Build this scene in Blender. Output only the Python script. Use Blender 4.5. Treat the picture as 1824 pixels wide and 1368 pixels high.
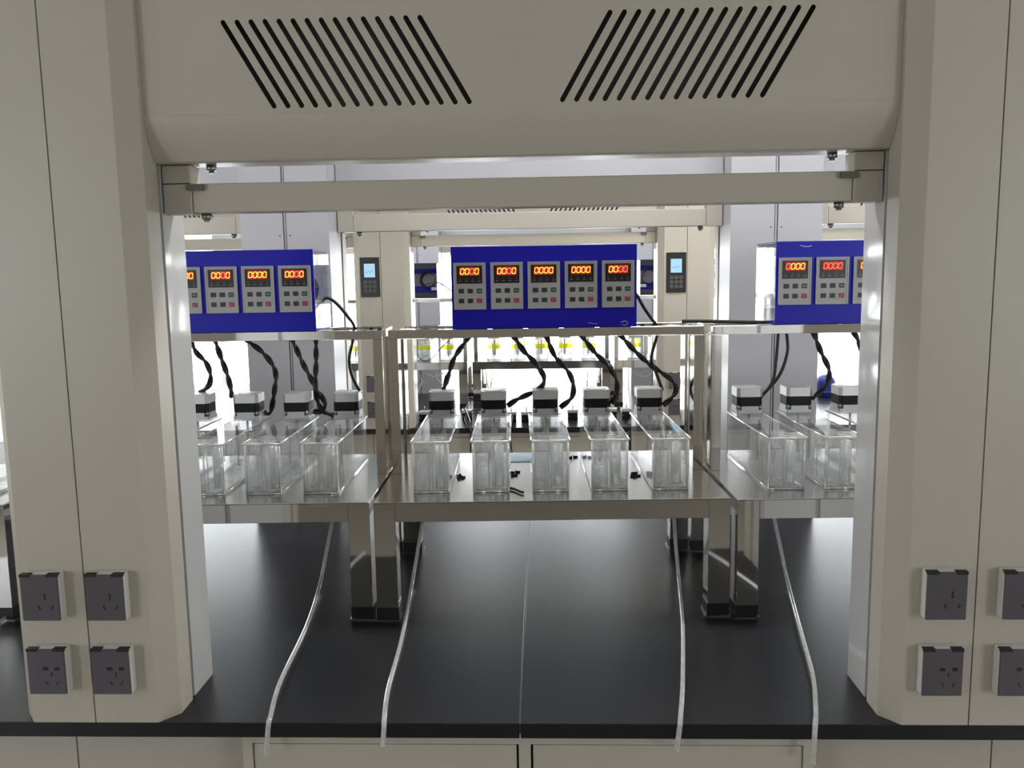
import bpy, bmesh, math, random
from mathutils import Vector, Matrix
random.seed(7)
sc = bpy.context.scene
for o in list(bpy.data.objects):
    bpy.data.objects.remove(o)
COL = sc.collection

# ------------------------------------------------------------------ camera
FPX, W, H = 1503.03, 1824.0, 1368.0
PITCH, YAW, ROLL = 0.13004, -0.03570, -0.01568
CAM = Vector((0.0370, -1.3626, 1.6178))
_f = Vector((math.sin(YAW) * math.cos(PITCH), math.cos(YAW) * math.cos(PITCH), -math.sin(PITCH)))
_r = Vector((math.cos(YAW), -math.sin(YAW), 0))
_u = _r.cross(_f)
RT = math.cos(ROLL) * _r + math.sin(ROLL) * _u
UP = -math.sin(ROLL) * _r + math.cos(ROLL) * _u
cd = bpy.data.cameras.new('camera')
cd.sensor_fit = 'HORIZONTAL'; cd.sensor_width = 36; cd.lens = FPX / W * 36
cd.clip_start = 0.05; cd.clip_end = 200
cam = bpy.data.objects.new('camera', cd); COL.objects.link(cam)
m = Matrix.Identity(4)
for i in range(3):
    m[i][0], m[i][1], m[i][2], m[i][3] = RT[i], UP[i], -_f[i], CAM[i]
cam.matrix_world = m
sc.camera = cam


def at(px, py, X=None, Y=None, Z=None):
    """world point on the plane X / Y / Z = const seen at photo pixel (px, py)"""
    d = RT * ((px - W / 2) / FPX) - UP * ((py - H / 2) / FPX) + _f
    k = (X - CAM.x) / d.x if X is not None else (Y - CAM.y) / d.y if Y is not None else (Z - CAM.z) / d.z
    return CAM + d * k


# ------------------------------------------------------------------ light and exposure
SKY = 7.0
LAMP = 12.5          # ceiling panels
wd = bpy.data.worlds.new('daylight'); sc.world = wd; wd.use_nodes = True
wn = wd.node_tree.nodes; wl = wd.node_tree.links
bg = wn['Background']; bg.inputs['Color'].default_value = (0.92, 0.96, 1.0, 1); bg.inputs['Strength'].default_value = SKY
sc.view_settings.view_transform = 'Standard'; sc.view_settings.look = 'None'
sc.view_settings.exposure = 0.6; sc.view_settings.gamma = 1.0
sc.view_settings.use_curve_mapping = False
sc.cycles.use_denoising = True
sc.cycles.max_bounces = 14; sc.cycles.diffuse_bounces = 6; sc.cycles.glossy_bounces = 6
sc.cycles.transmission_bounces = 12; sc.cycles.transparent_max_bounces = 64
sc.cycles.caustics_reflective = False; sc.cycles.caustics_refractive = False
sc.cycles.sample_clamp_indirect = 6.0
sc.cycles.blur_glossy = 0.5

YB = 6.6            # wall with the big windows
YF = -3.6           # wall behind the photographer
XS = 4.8            # side walls
ZC = 2.85           # ceiling
BACKWIN = [(-4.5, -1.56), (-1.5, 1.5), (1.56, 4.5)]
BZ0, BZ1 = 0.55, 2.55
FILLWIN = [(-4.5, -3.0), (3.0, 4.5)]  # unseen windows behind the camera, added and sized as front fill light
FZ0, FZ1 = 0.95, 2.35


def portal(x0, x1, z0, z1, y, rx):
    ld = bpy.data.lights.new('window_portal', 'AREA'); ld.shape = 'RECTANGLE'
    ld.size = x1 - x0; ld.size_y = z1 - z0; ld.cycles.is_portal = True
    o = bpy.data.objects.new('window_portal', ld); COL.objects.link(o)
    o.location = ((x0 + x1) / 2, y, (z0 + z1) / 2); o.rotation_euler = (rx, 0, 0)


for a, b in BACKWIN: portal(a, b, BZ0, BZ1, YB + 0.02, -math.pi / 2)
for a, b in FILLWIN: portal(a, b, FZ0, FZ1, YF - 0.02, math.pi / 2)

# ------------------------------------------------------------------ materials
MATS = {}


def mat(name, col, rough=0.5, metal=0.0, spec=0.5, noise=0.0, nscale=8.0, bump=0.0, bscale=40.0, stretch=(1, 1, 1), coat=0.0, rvar=0.0):
    m = bpy.data.materials.new(name); m.use_nodes = True
    nt = m.node_tree; b = nt.nodes['Principled BSDF']
    b.inputs['Base Color'].default_value = (*col, 1); b.inputs['Roughness'].default_value = rough
    b.inputs['Metallic'].default_value = metal; b.inputs['Specular IOR Level'].default_value = spec
    b.inputs['Coat Weight'].default_value = coat
    tc = nt.nodes.new('ShaderNodeTexCoord'); mp = nt.nodes.new('ShaderNodeMapping')
    mp.inputs['Scale'].default_value = stretch
    nt.links.new(tc.outputs['Object'], mp.inputs['Vector'])
    n = nt.nodes.new('ShaderNodeTexNoise'); n.inputs['Scale'].default_value = nscale; n.inputs['Detail'].default_value = 4
    nt.links.new(mp.outputs['Vector'], n.inputs['Vector'])
    mx = nt.nodes.new('ShaderNodeMixRGB'); mx.blend_type = 'MIX'
    mx.inputs['Color1'].default_value = (*[c * (1 - noise) for c in col], 1)
    mx.inputs['Color2'].default_value = (*[min(1, c * (1 + noise)) for c in col], 1)
    nt.links.new(n.outputs['Fac'], mx.inputs['Fac']); nt.links.new(mx.outputs['Color'], b.inputs['Base Color'])
    if rvar:
        mr = nt.nodes.new('ShaderNodeMapRange')
        mr.inputs['To Min'].default_value = max(0.02, rough - rvar); mr.inputs['To Max'].default_value = rough + rvar
        nt.links.new(n.outputs['Fac'], mr.inputs['Value']); nt.links.new(mr.outputs['Result'], b.inputs['Roughness'])
    if bump:
        n2 = nt.nodes.new('ShaderNodeTexNoise'); n2.inputs['Scale'].default_value = bscale
        nt.links.new(mp.outputs['Vector'], n2.inputs['Vector'])
        bp = nt.nodes.new('ShaderNodeBump'); bp.inputs['Strength'].default_value = bump; bp.inputs['Distance'].default_value = 0.01
        nt.links.new(n2.outputs['Fac'], bp.inputs['Height']); nt.links.new(bp.outputs['Normal'], b.inputs['Normal'])
    MATS[name] = m
    return m


def emit(name, col, strength):
    m = bpy.data.materials.new(name); m.use_nodes = True; nt = m.node_tree
    b = nt.nodes['Principled BSDF']
    b.inputs['Base Color'].default_value = (*[c * 0.2 for c in col], 1)
    b.inputs['Emission Color'].default_value = (*col, 1); b.inputs['Emission Strength'].default_value = strength
    MATS[name] = m


def clear(name, tint, rough, haze, ior=1.45):
    m = bpy.data.materials.new(name); m.use_nodes = True; nt = m.node_tree; nt.nodes.clear()
    out = nt.nodes.new('ShaderNodeOutputMaterial')
    tr = nt.nodes.new('ShaderNodeBsdfTransparent'); tr.inputs['Color'].default_value = (*tint, 1)
    gl = nt.nodes.new('ShaderNodeBsdfGlossy'); gl.inputs['Roughness'].default_value = rough
    gl.inputs['Color'].default_value = (1, 1, 1, 1)
    tl = nt.nodes.new('ShaderNodeBsdfTranslucent'); tl.inputs['Color'].default_value = (1.0, 1.0, 1.0, 1) if name != 'yellow' else (0.95, 0.9, 0.03, 1)
    df = nt.nodes.new('ShaderNodeBsdfDiffuse'); df.inputs['Color'].default_value = (0.9, 0.92, 0.92, 1) if name != 'yellow' else (0.85, 0.8, 0.03, 1)
    hz = nt.nodes.new('ShaderNodeMixShader'); hz.inputs['Fac'].default_value = 0.2
    nt.links.new(tl.outputs[0], hz.inputs[1]); nt.links.new(df.outputs[0], hz.inputs[2])
    m1 = nt.nodes.new('ShaderNodeMixShader')
    n = nt.nodes.new('ShaderNodeTexNoise'); n.inputs['Scale'].default_value = 30
    mr = nt.nodes.new('ShaderNodeMapRange'); mr.inputs['To Min'].default_value = haze * 0.6; mr.inputs['To Max'].default_value = haze * 1.4
    nt.links.new(n.outputs['Fac'], mr.inputs['Value']); nt.links.new(mr.outputs[0], m1.inputs['Fac'])
    nt.links.new(tr.outputs[0], m1.inputs[1]); nt.links.new(hz.outputs[0], m1.inputs[2])
    # Schlick reflectance of a thin sheet, the same from both sides
    f0 = ((ior - 1) / (ior + 1)) ** 2
    lw = nt.nodes.new('ShaderNodeLayerWeight'); lw.inputs['Blend'].default_value = 0.5
    pw = nt.nodes.new('ShaderNodeMath'); pw.operation = 'POWER'; pw.inputs[1].default_value = 5
    ma = nt.nodes.new('ShaderNodeMath'); ma.operation = 'MULTIPLY_ADD'; ma.inputs[1].default_value = 1 - f0; ma.inputs[2].default_value = f0
    nt.links.new(lw.outputs['Facing'], pw.inputs[0]); nt.links.new(pw.outputs[0], ma.inputs[0])
    m2 = nt.nodes.new('ShaderNodeMixShader'); nt.links.new(ma.outputs[0], m2.inputs['Fac'])
    nt.links.new(m1.outputs[0], m2.inputs[1]); nt.links.new(gl.outputs[0], m2.inputs[2])
    nt.links.new(m2.outputs[0], out.inputs['Surface'])
    MATS[name] = m


mat('cream', (0.525, 0.49, 0.425), 0.38, noise=0.02, nscale=3)
mat('film_panel', (0.56, 0.56, 0.56), 0.09, noise=0.03, nscale=4, bump=0.35, bscale=6, stretch=(1, 1, 0.5))
mat('grey_panel', (0.47, 0.47, 0.50), 0.3, noise=0.02, nscale=4)
mat('bracket', (0.13, 0.12, 0.10), 0.5)
mat('slit', (0.03, 0.03, 0.03), 0.6)
mat('hood_shade', (0.10, 0.09, 0.08), 0.7)  # dark colour stands in for the unlit inside of the hoods
mat('wall', (0.80, 0.79, 0.75), 0.7, noise=0.02)
mat('wall_tan', (0.36, 0.32, 0.28), 0.6, noise=0.04)
mat('ceiling', (0.85, 0.85, 0.83), 0.8, noise=0.02)
mat('floor', (0.36, 0.34, 0.31), 0.3, noise=0.06, nscale=2)
mat('window_frame', (0.82, 0.83, 0.84), 0.35)
mat('bench', (0.010, 0.0105, 0.014), 0.30, spec=0.40, noise=0.2, nscale=2.5, rvar=0.02)
mat('bench_joint', (0.05, 0.05, 0.055), 0.35)
mat('steel', (0.68, 0.66, 0.63), 0.055, metal=1.0, noise=0.05, nscale=5, rvar=0.02, bump=0.015, bscale=6)
mat('steel_tray', (0.60, 0.595, 0.58), 0.17, metal=1.0, noise=0.06, nscale=3, rvar=0.05)
mat('rubber', (0.012, 0.012, 0.012), 0.45)
mat('blue', (0.011, 0.010, 0.42), 0.36, spec=0.25, noise=0.03, nscale=4)
mat('meter_grey', (0.40, 0.40, 0.40), 0.45, noise=0.02)
mat('meter_black', (0.012, 0.010, 0.011), 0.3)
mat('button_black', (0.03, 0.03, 0.034), 0.45)
mat('button_green', (0.025, 0.07, 0.055), 0.45)
mat('button_red', (0.33, 0.035, 0.05), 0.45)
mat('mark', (0.30, 0.30, 0.30), 0.6)
mat('socket_cover', (0.095, 0.085, 0.10), 0.3)
mat('socket_body', (0.70, 0.69, 0.66), 0.35)
mat('hole', (0.006, 0.006, 0.006), 0.6)
mat('motor_silver', (0.66, 0.66, 0.67), 0.36, metal=0.55, noise=0.03)
mat('motor_black', (0.006, 0.006, 0.007), 0.5, spec=0.25)
mat('plate_grey', (0.52, 0.52, 0.52), 0.4, metal=0.4)
mat('cable', (0.010, 0.009, 0.009), 0.38)
mat('cable_white', (0.75, 0.75, 0.74), 0.4)
mat('screw', (0.35, 0.35, 0.36), 0.3, metal=1.0)
mat('module_grey', (0.22, 0.20, 0.22), 0.5)
mat('blue_film', (0.36, 0.55, 0.70), 0.4)
mat('white_plastic', (0.78, 0.78, 0.77), 0.35)
mat('stool_blue', (0.02, 0.035, 0.30), 0.4)
emit('digit_bright', (1.0, 0.40, 0.05), 2.2)
emit('digit_dim', (1.0, 0.20, 0.10), 1.0)
emit('digit_glow', (0.75, 0.012, 0.0), 0.26)
emit('lamp', (1.0, 0.99, 0.96), LAMP)
emit('lcd', (0.42, 0.72, 0.92), 0.55)
clear('acrylic', (0.994, 0.997, 0.996), 0.03, 0.045, 1.45)
clear('acrylic_edge', (0.99, 0.99, 0.99), 0.05, 0.69)
clear('acrylic_side', (0.95, 0.96, 0.99), 0.03, 0.03)
clear('yellow', (1.0, 0.96, 0.25), 0.3, 0.3)
clear('glass', (0.985, 0.99, 0.99), 0.0, 0.0)
clear('tube_clear', (0.97, 0.98, 0.98), 0.06, 0.72, 1.9)
clear('seam', (0.98, 0.98, 0.98), 0.08, 0.5, 3.2)  # shiny white for the highlight strips added along tank edges
clear('frosted', (0.95, 0.96, 0.96), 0.08, 0.36, 1.8)


# ------------------------------------------------------------------ mesh helpers
class MB:
    def __init__(s):
        s.v, s.f, s.mi, s.sm = [], [], [], []

    def add(s, vs, fs, mi=0, smooth=False, mis=None):
        k = len(s.v); s.v += [tuple(v) for v in vs]
        for i, f in enumerate(fs):
            s.f.append([k + j for j in f]); s.mi.append(mis[i] if mis else mi); s.sm.append(smooth)
        return s

    def box(s, x0, x1, y0, y1, z0, z1, mi=0, edge=None):
        """edge: index used on the narrow faces of a thin sheet"""
        vs = [(x, y, z) for z in (z0, z1) for y in (y0, y1) for x in (x0, x1)]
        fs = [(0, 2, 3, 1), (4, 5, 7, 6), (0, 1, 5, 4), (2, 6, 7, 3), (0, 4, 6, 2), (1, 3, 7, 5)]
        mis = [mi] * 6
        if edge is not None:
            d = [x1 - x0, y1 - y0, z1 - z0]; t = d.index(min(d))
            big = {2: (0, 1), 1: (2, 3), 0: (4, 5)}[t]
            mis = [mi if i in big else edge for i in range(6)]
        return s.add(vs, fs, mis=mis)

    def cbox(s, x0, x1, y0, y1, z0, z1, c, mi=0):
        """box with chamfered edges"""
        bm = bmesh.new()
        bmesh.ops.create_cube(bm, size=1)
        for v in bm.verts:
            v.co = ((x0 + x1) / 2 + v.co.x * (x1 - x0), (y0 + y1) / 2 + v.co.y * (y1 - y0), (z0 + z1) / 2 + v.co.z * (z1 - z0))
        bmesh.ops.bevel(bm, geom=list(bm.edges), offset=c, segments=1, affect='EDGES')
        bm.verts.index_update()
        s.add([v.co[:] for v in bm.verts], [[v.index for v in f.verts] for f in bm.faces], mi)
        bm.free(); return s

    def prism(s, poly, z0, z1, axis='z', mi=0, smooth=False):
        """poly in 2D counter-clockwise, extruded along axis. z:(x,y) x:(y,z) y:(x,z)"""
        def p(a, b, c):
            return (a, b, c) if axis == 'z' else (c, a, b) if axis == 'x' else (a, -0 + c, b)
        n = len(poly)
        vs = [p(a, b, z0) for a, b in poly] + [p(a, b, z1) for a, b in poly]
        fs = [tuple(range(n))[::-1], tuple(range(n, 2 * n))]
        sm = [False, False]
        s.add(vs, fs, mi)
        k = len(s.v) - 2 * n
        for i in range(n):
            j = (i + 1) % n
            s.f.append([k + i, k + j, k + n + j, k + n + i]); s.mi.append(mi); s.sm.append(smooth)
        return s

    def cyl(s, c, r, h, axis='z', n=20, mi=0, r2=None):
        r2 = r if r2 is None else r2
        def p(a, b, q):
            return (c[0] + a, c[1] + b, c[2] + q) if axis == 'z' else (c[0] + q, c[1] + a, c[2] + b) if axis == 'x' else (c[0] + b, c[1] + q, c[2] + a)
        vs = []
        for (rr, q) in ((r, 0), (r2, h)):
            vs += [p(rr * math.cos(2 * math.pi * i / n), rr * math.sin(2 * math.pi * i / n), q) for i in range(n)]
        k = len(s.v); s.v += vs
        s.f += [[k + i for i in range(n)][::-1], [k + n + i for i in range(n)]]; s.mi += [mi, mi]; s.sm += [False, False]
        for i in range(n):
            j = (i + 1) % n
            s.f.append([k + i, k + j, k + n + j, k + n + i]); s.mi.append(mi); s.sm.append(True)
        return s

    def ring(s, c, r0, r1, h, axis='z', n=24, mi=0):
        def p(a, b, q):
            return (c[0] + a, c[1] + b, c[2] + q) if axis == 'z' else (c[0] + q, c[1] + a, c[2] + b) if axis == 'x' else (c[0] + b, c[1] + q, c[2] + a)
        k = len(s.v)
        for rr, q in ((r0, 0), (r1, 0), (r1, h), (r0, h)):
            s.v += [p(rr * math.cos(2 * math.pi * i / n), rr * math.sin(2 * math.pi * i / n), q) for i in range(n)]
        for a, b in ((1, 0), (2, 1), (3, 2), (0, 3)):
            for i in range(n):
                j = (i + 1) % n
                s.f.append([k + a * n + j, k + a * n + i, k + b * n + i, k + b * n + j][::-1]); s.mi.append(mi); s.sm.append(a in (2, 0) and b in (1, 3))
        return s

    def sweep(s, pts, r, n=8, mi=0, caps=True):
        pts = [Vector(p) for p in pts]
        t = (pts[1] - pts[0]).normalized()
        u = t.orthogonal().normalized(); k = len(s.v)
        rs = r if isinstance(r, (list, tuple)) else [r] * len(pts)
        for i, p in enumerate(pts):
            a = pts[max(0, i - 1)]; b = pts[min(len(pts) - 1, i + 1)]
            t = (b - a).normalized(); u = (u - t * u.dot(t)).normalized(); w = t.cross(u)
            for j in range(n):
                an = 2 * math.pi * j / n
                s.v.append(tuple(p + (u * math.cos(an) + w * math.sin(an)) * rs[i]))
        for i in range(len(pts) - 1):
            for j in range(n):
                l = (j + 1) % n
                s.f.append([k + i * n + j, k + i * n + l, k + (i + 1) * n + l, k + (i + 1) * n + j]); s.mi.append(mi); s.sm.append(True)
        if caps:
            e = k + (len(pts) - 1) * n
            s.f += [[k + j for j in range(n)][::-1], [e + j for j in range(n)]]; s.mi += [mi, mi]; s.sm += [False, False]
        return s

    def mesh(s, name, mats):
        me = bpy.data.meshes.new(name); me.from_pydata(s.v, [], s.f)
        for mm in mats: me.materials.append(MATS[mm])
        me.polygons.foreach_set('material_index', s.mi); me.polygons.foreach_set('use_smooth', s.sm)
        me.update(); return me


CACHE = {}


def part(name, mats, fn, parent=None, key=None, loc=None, rot=None):
    """one mesh object; meshes with the same key are shared"""
    mats = [mats] if isinstance(mats, str) else list(mats)
    if key and key in CACHE: me = CACHE[key]
    else:
        r = fn()
        me = r.mesh(name, mats) if isinstance(r, MB) else r
        if key: CACHE[key] = me
    o = bpy.data.objects.new(name, me); COL.objects.link(o)
    if parent: o.parent = parent
    if loc: o.location = loc
    if rot: o.rotation_euler = rot
    return o


def thing(name, label, cat, loc=(0, 0, 0), rz=0.0, group=None):
    o = bpy.data.objects.new(name, None); COL.objects.link(o)
    o.empty_display_size = 0.05; o.location = loc; o.rotation_euler = (0, 0, rz)
    return tag(o, label, cat, group)


def tag(o, label, cat, group=None):
    o['label'] = label; o['category'] = cat
    if group: o['group'] = group
    return o


def struct(o):
    o['kind'] = 'structure'; return o


def B(*a, **k): return lambda: MB().box(*a, **k)
def CB(*a, **k): return lambda: MB().cbox(*a, **k)


def plate_with_holes(name, outer, holes, t, mats, plane):
    """flat sheet with real holes. outlines in 2D; plane maps (a, b, c) -> xyz"""
    cu = bpy.data.curves.new(name, 'CURVE'); cu.dimensions = '2D'; cu.fill_mode = 'BOTH'; cu.extrude = t / 2
    for pl in [outer] + holes:
        sp = cu.splines.new('POLY'); sp.points.add(len(pl) - 1); sp.use_cyclic_u = True
        for p, q in zip(sp.points, pl): p.co = (q[0], q[1], 0, 1)
    o = bpy.data.objects.new(name, cu); COL.objects.link(o)
    dg = bpy.context.evaluated_depsgraph_get()
    me = bpy.data.meshes.new_from_object(o.evaluated_get(dg))
    bpy.data.objects.remove(o); bpy.data.curves.remove(cu)
    for v in me.vertices: v.co = plane(*v.co)
    me.materials.clear()
    for mm in mats: me.materials.append(MATS[mm])
    for p in me.polygons: p.use_smooth = False; p.material_index = 0
    return me


def slot_poly(x0, z0, x1, z1, r, n=6):
    a = math.atan2(z1 - z0, x1 - x0); pl = []
    for i in range(n + 1):
        t = a - math.pi / 2 + math.pi * i / n; pl.append((x1 + r * math.cos(t), z1 + r * math.sin(t)))
    for i in range(n + 1):
        t = a + math.pi / 2 + math.pi * i / n; pl.append((x0 + r * math.cos(t), z0 + r * math.sin(t)))
    return pl


def circle_poly(x, y, r, n=24):
    return [(x + r * math.cos(2 * math.pi * i / n), y + r * math.sin(2 * math.pi * i / n)) for i in range(n)]


def smooth_path(pts, per=8):
    pts = [Vector(p) for p in pts]; P = [2 * pts[0] - pts[1]] + pts + [2 * pts[-1] - pts[-2]]; out = []
    for i in range(1, len(P) - 2):
        a, b, c, d = P[i - 1:i + 3]
        for k in range(per):
            t = k / per
            out.append(0.5 * ((2 * b) + (c - a) * t + (2 * a - 5 * b + 4 * c - d) * t * t + (3 * b - a - 3 * c + d) * t ** 3))
    out.append(pts[-1]); return out


# ------------------------------------------------------------------ the room
struct(part('floor', 'floor', B(-XS - .2, XS + .2, YF - .2, YB + .2, -0.1, 0.0)))
struct(part('ceiling', 'ceiling', B(-XS - .2, XS + .2, YF - .2, YB + .2, ZC, ZC + 0.1)))
struct(part('wall_left', 'wall', B(-XS - .2, -XS, YF - .2, YB + .2, 0, ZC)))
struct(part('wall_right', 'wall', B(XS, XS + .2, YF - .2, YB + .2, 0, ZC)))


def wall_with_windows(name, wins, z0, z1, y0, y1):
    mb = MB(); mb.box(-XS, XS, y0, y1, 0, z0); mb.box(-XS, XS, y0, y1, z1, ZC)
    x = -XS
    for a, b in wins:
        mb.box(x, a, y0, y1, z0, z1); x = b
    mb.box(x, XS, y0, y1, z0, z1)
    struct(part(name, 'wall' if y0 > 0 else 'wall_tan', lambda: mb))


wall_with_windows('wall_back', BACKWIN, BZ0, BZ1, YB, YB + 0.2)
wall_with_windows('wall_front', FILLWIN, FZ0, FZ1, YF - 0.2, YF)
wi = 1
for wins, z0, z1, y, tz in ((BACKWIN, BZ0, BZ1, YB + 0.04, 1.98), (FILLWIN, FZ0, FZ1, YF - 0.1, None)):
    for a, b in wins:
        root = bpy.data.objects.new('window_%d' % wi, None); COL.objects.link(root); struct(root); wi += 1
        root.location = ((a + b) / 2, y, z0)
        hw = (b - a) / 2; hh = z1 - z0

        def fr():
            mb = MB(); t = 0.03
            mb.box(-hw, hw, 0, .06, 0, .05); mb.box(-hw, hw, 0, .06, hh - .05, hh)
            mb.box(-hw, -hw + .05, 0, .06, .05, hh - .05); mb.box(hw - .05, hw, 0, .06, .05, hh - .05)
            return mb
        part('window_frame', 'window_frame', fr, root)
        n = max(2, round((b - a) / 0.75))
        for i in range(1, n):
            x = -hw + 2 * hw * i / n
            part('mullion', 'window_frame', B(x - .022, x + .022, 0, .06, .05, hh - .05), root)
        if tz:
            part('transom', 'window_frame', B(-hw + .05, hw - .05, -.005, .055, tz - z0 - .03, tz - z0 + .03), root)
        for i in range(n):
            x0 = -hw + 2 * hw * i / n + .03; x1 = -hw + 2 * hw * (i + 1) / n - .03
            part('pane', 'glass', B(x0, x1, .027, .031, .05, hh - .05), root)

def ceiling_lamp(x, y, label):
    t = thing('ceiling_lamp', label, 'ceiling lamp', (x, y, ZC), 0, 'ceiling panel lamps')
    part('frame', 'window_frame', lambda: MB().box(-.62, .62, -.17, -.15, -.03, 0).box(-.62, .62, .15, .17, -.03, 0).box(-.62, -.60, -.15, .15, -.03, 0).box(.60, .62, -.15, .15, -.03, 0), t, key='cl_f')
    part('diffuser', 'lamp', B(-.60, .60, -.15, .15, -.024, -.018), t, key='cl_d')


for lx, ly, lt in ((-1.9, .75, 'left part of the near bench'), (.35, .75, 'middle of the near bench'), (1.9, .75, 'right part of the near bench'), (1.0, 2.15, 'aisle between the benches'),
                   (-1.2, 3.55, 'left part of the second bench'), (1.2, 3.55, 'right part of the second bench'), (-1.2, 5.3, 'window aisle on the left'), (1.2, 5.3, 'window aisle on the right')):
    ceiling_lamp(lx, ly, 'lit white ceiling panel above the %s' % lt)

# ------------------------------------------------------------------ work benches
BT = 0.85      # worktop height
BD = 1.5       # bench depth
Y2 = 2.811     # front edge of the second bench


def worktop(y, label):
    t = thing('worktop', label, 'worktop', (0, y, 0))
    for x0, x1 in ((-2.25, -0.0085), (-0.0060, 2.25)):
        part('worktop_slab', 'bench', CB(x0, x1, 0, BD, BT - .0275, BT, .0012), t)
    part('joint', 'bench_joint', B(-0.0085, -0.0060, .002, BD - .002, BT - .02, BT - .0008), t)
    return t


worktop(0, 'long black worktop in front, carrying the steel racks with blue control boxes')
worktop(Y2, 'black worktop of the second bench further back near the windows')


def cabinet(x, w, y, label, doors):
    t = thing('base_cabinet', label, 'cabinet', (x, y, 0))
    h = BT - .0275; hw = w / 2
    part('body', 'cream', B(-hw, hw, .03, .62, .1, h), t)
    part('plinth', 'slit', B(-hw, hw, .08, .6, 0, .1), t)
    if doors:
        part('top_rail', 'cream', B(-hw, hw, .0, .03, h - .022, h), t)
        for s in (-1, 1): part('stile', 'cream', B(min(s * hw, s * (hw - .017)), max(s * hw, s * (hw - .017)), 0, .03, .1, h - .022), t)
        part('stile', 'cream', B(-.0105, .0105, 0, .03, .1, h - .022), t)
        for s in (-1, 1):
            a, b = sorted((s * .0145, s * (hw - .0185)))
            d = part('door', 'cream', B(a, b, .004, .024, .11, h - .0255), t)
            part('handle', 'screw', B(s * .05 - .005, s * .05 + .005, -.02, .004, .5, .62), d)
        part('door_gap', 'slit', B(-hw + .017, hw - .017, .026, .03, .1, h - .022), t)
    return t


def bench_cabinets(y, front_word):
    cabinet(0, 1.0, y + .02, 'cream double-door cabinet under the middle of the %s worktop' % front_word, True)
    for s, w in ((-1, 'left'), (1, 'right')):
        cabinet(s * .667, .328, y + .045, 'plain cream panel cabinet below the %s column of the %s bench' % (w, front_word), False)
        cabinet(s * 1.536, 1.404, y + .045, 'plain cream panel cabinet at the far %s end under the %s worktop' % (w, front_word), False)


bench_cabinets(0, 'front')
bench_cabinets(Y2, 'rear')

# ------------------------------------------------------------------ service columns
ZTOP = 2.6


def column(x, y, rz, rs, label):
    """two cream half shells with a seam in front, a slit, and a film-covered rear section of depth rs"""
    t = thing('service_column', label, 'column', (x, y, BT), rz, 'service columns')
    hgt = ZTOP - BT
    a = [(-.139, .0806), (-.139, .0325), (-.1108, 0), (-.0012, 0), (-.0012, .0806)]
    for s in (1, -1):
        pl = [(s * px, py) for px, py in a]
        if s == -1: pl = pl[::-1]
        part('front_shell', 'cream', lambda: MB().prism(pl[::-1] if s == 1 else pl[::-1], 0, hgt), t, key='shell%d' % s)
    part('core', 'slit', B(-.128, .128, .07, .11, 0, hgt), t, key='core')
    for s in (1, -1):
        p, q = sorted((s * .0055, s * .137))
        rp = part('rear_panel', 'film_panel' if rs < .1 else 'grey_panel', B(p, q, .0951, .0951 + rs, 0, hgt), t, key='rear%d%.3f' % (s, rs))
        if rs > .1:
            part('screw_hole', 'hole', lambda: MB().cyl((s * .016, .0951 + rs + .0006, .895), .0022, -.001, 'y', 10), rp, key='sh%d%.3f' % (s, rs))
    part('centre_strip', 'grey_panel', B(-.0027, .0027, .11, .0951 + rs - .003, 0, hgt), t, key='cs%.3f' % rs)
    return t


for s, w in ((-1, 'left'), (1, 'right')):
    column(s * .75, 0, 0, .086, 'tall cream column at the front %s edge of the near bench' % w)
    column(s * .75, BD, math.pi, .151, 'grey rear column of the near bench, behind the %s control box' % w)
    column(s * .75, Y2, 0, .086, 'cream column on the second bench with keypad panel, %s one' % w)
    column(s * .75, Y2 + BD, math.pi, .151, 'pale rear column of the second bench by the windows, %s one' % w)


def socket(x, y, z, five, label):
    t = thing('power_socket', label, 'socket', (x, y, z), 0, 'power sockets')
    part('housing', 'socket_body', CB(-.033, .033, -.018, 0, -.041, .041, .002), t, key='so_h')
    c = part('cover', 'socket_cover', CB(-.0325, .0325, -.0225, -.0182, -.0405, .0405, .0012), t, key='so_c')
    def hinge(s): return lambda: MB().box(s * .023 - .0095, s * .023 + .0095, -.0228, -.012, .0365, .0415)
    for s in (-1, 1): part('hinge', 'hole', hinge(s), c, key='so_hi%d' % s)
    def slit(px, pz, ang, w, h):
        def f():
            mb = MB(); ca, sa = math.cos(ang), math.sin(ang)
            q = [(px + ca * a - sa * b, pz + sa * a + ca * b) for a, b in ((-w, -h), (w, -h), (w, h), (-w, h))]
            return mb.prism(q, -.0230, -.0224, 'y')
        return f
    dx = .009
    if five:
        hs = [(dx - .010, .006, 0, .0042, .0028), (dx + .010, .006, 0, .0042, .0028), (dx, -.004, 0, .0009, .004), (dx - .009, -.020, .55, .0009, .004), (dx + .009, -.020, -.55, .0009, .004)]
    else:
        hs = [(dx, .002, 0, .0013, .006), (dx - .011, -.017, .5, .0012, .0042), (dx + .011, -.017, -.5, .0012, .0042)]
    for i, hh in enumerate(hs): part('pin_slot', 'hole', slit(*hh), c, key='so_s%d%d' % (five, i))


ROW = {False: 1.086, True: 0.954}
for s, w in ((-1, 'left'), (1, 'right')):
    for off, side in (((-.066), 'left'), (.046, 'right')):
        if s == 1: off = {-.066: -.0575, .046: .0665}[off]
        for five in (False, True):
            socket(s * .75 + off, 0, ROW[five], five, 'dark-covered %s socket, %s row, %s half of the near %s column' % ('five-hole' if five else 'three-pin', 'lower' if five else 'upper', side, w))
for s, w in ((-1, 'left'), (1, 'right')):
    for five in (False, True):
        socket(s * .75 - .056, Y2, ROW[five] - (.005 if not five else .004), five, 'small dark %s socket low on the second-bench %s column, %s one' % ('five-hole' if five else 'three-pin', w, 'bottom' if five else 'top'))


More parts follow.
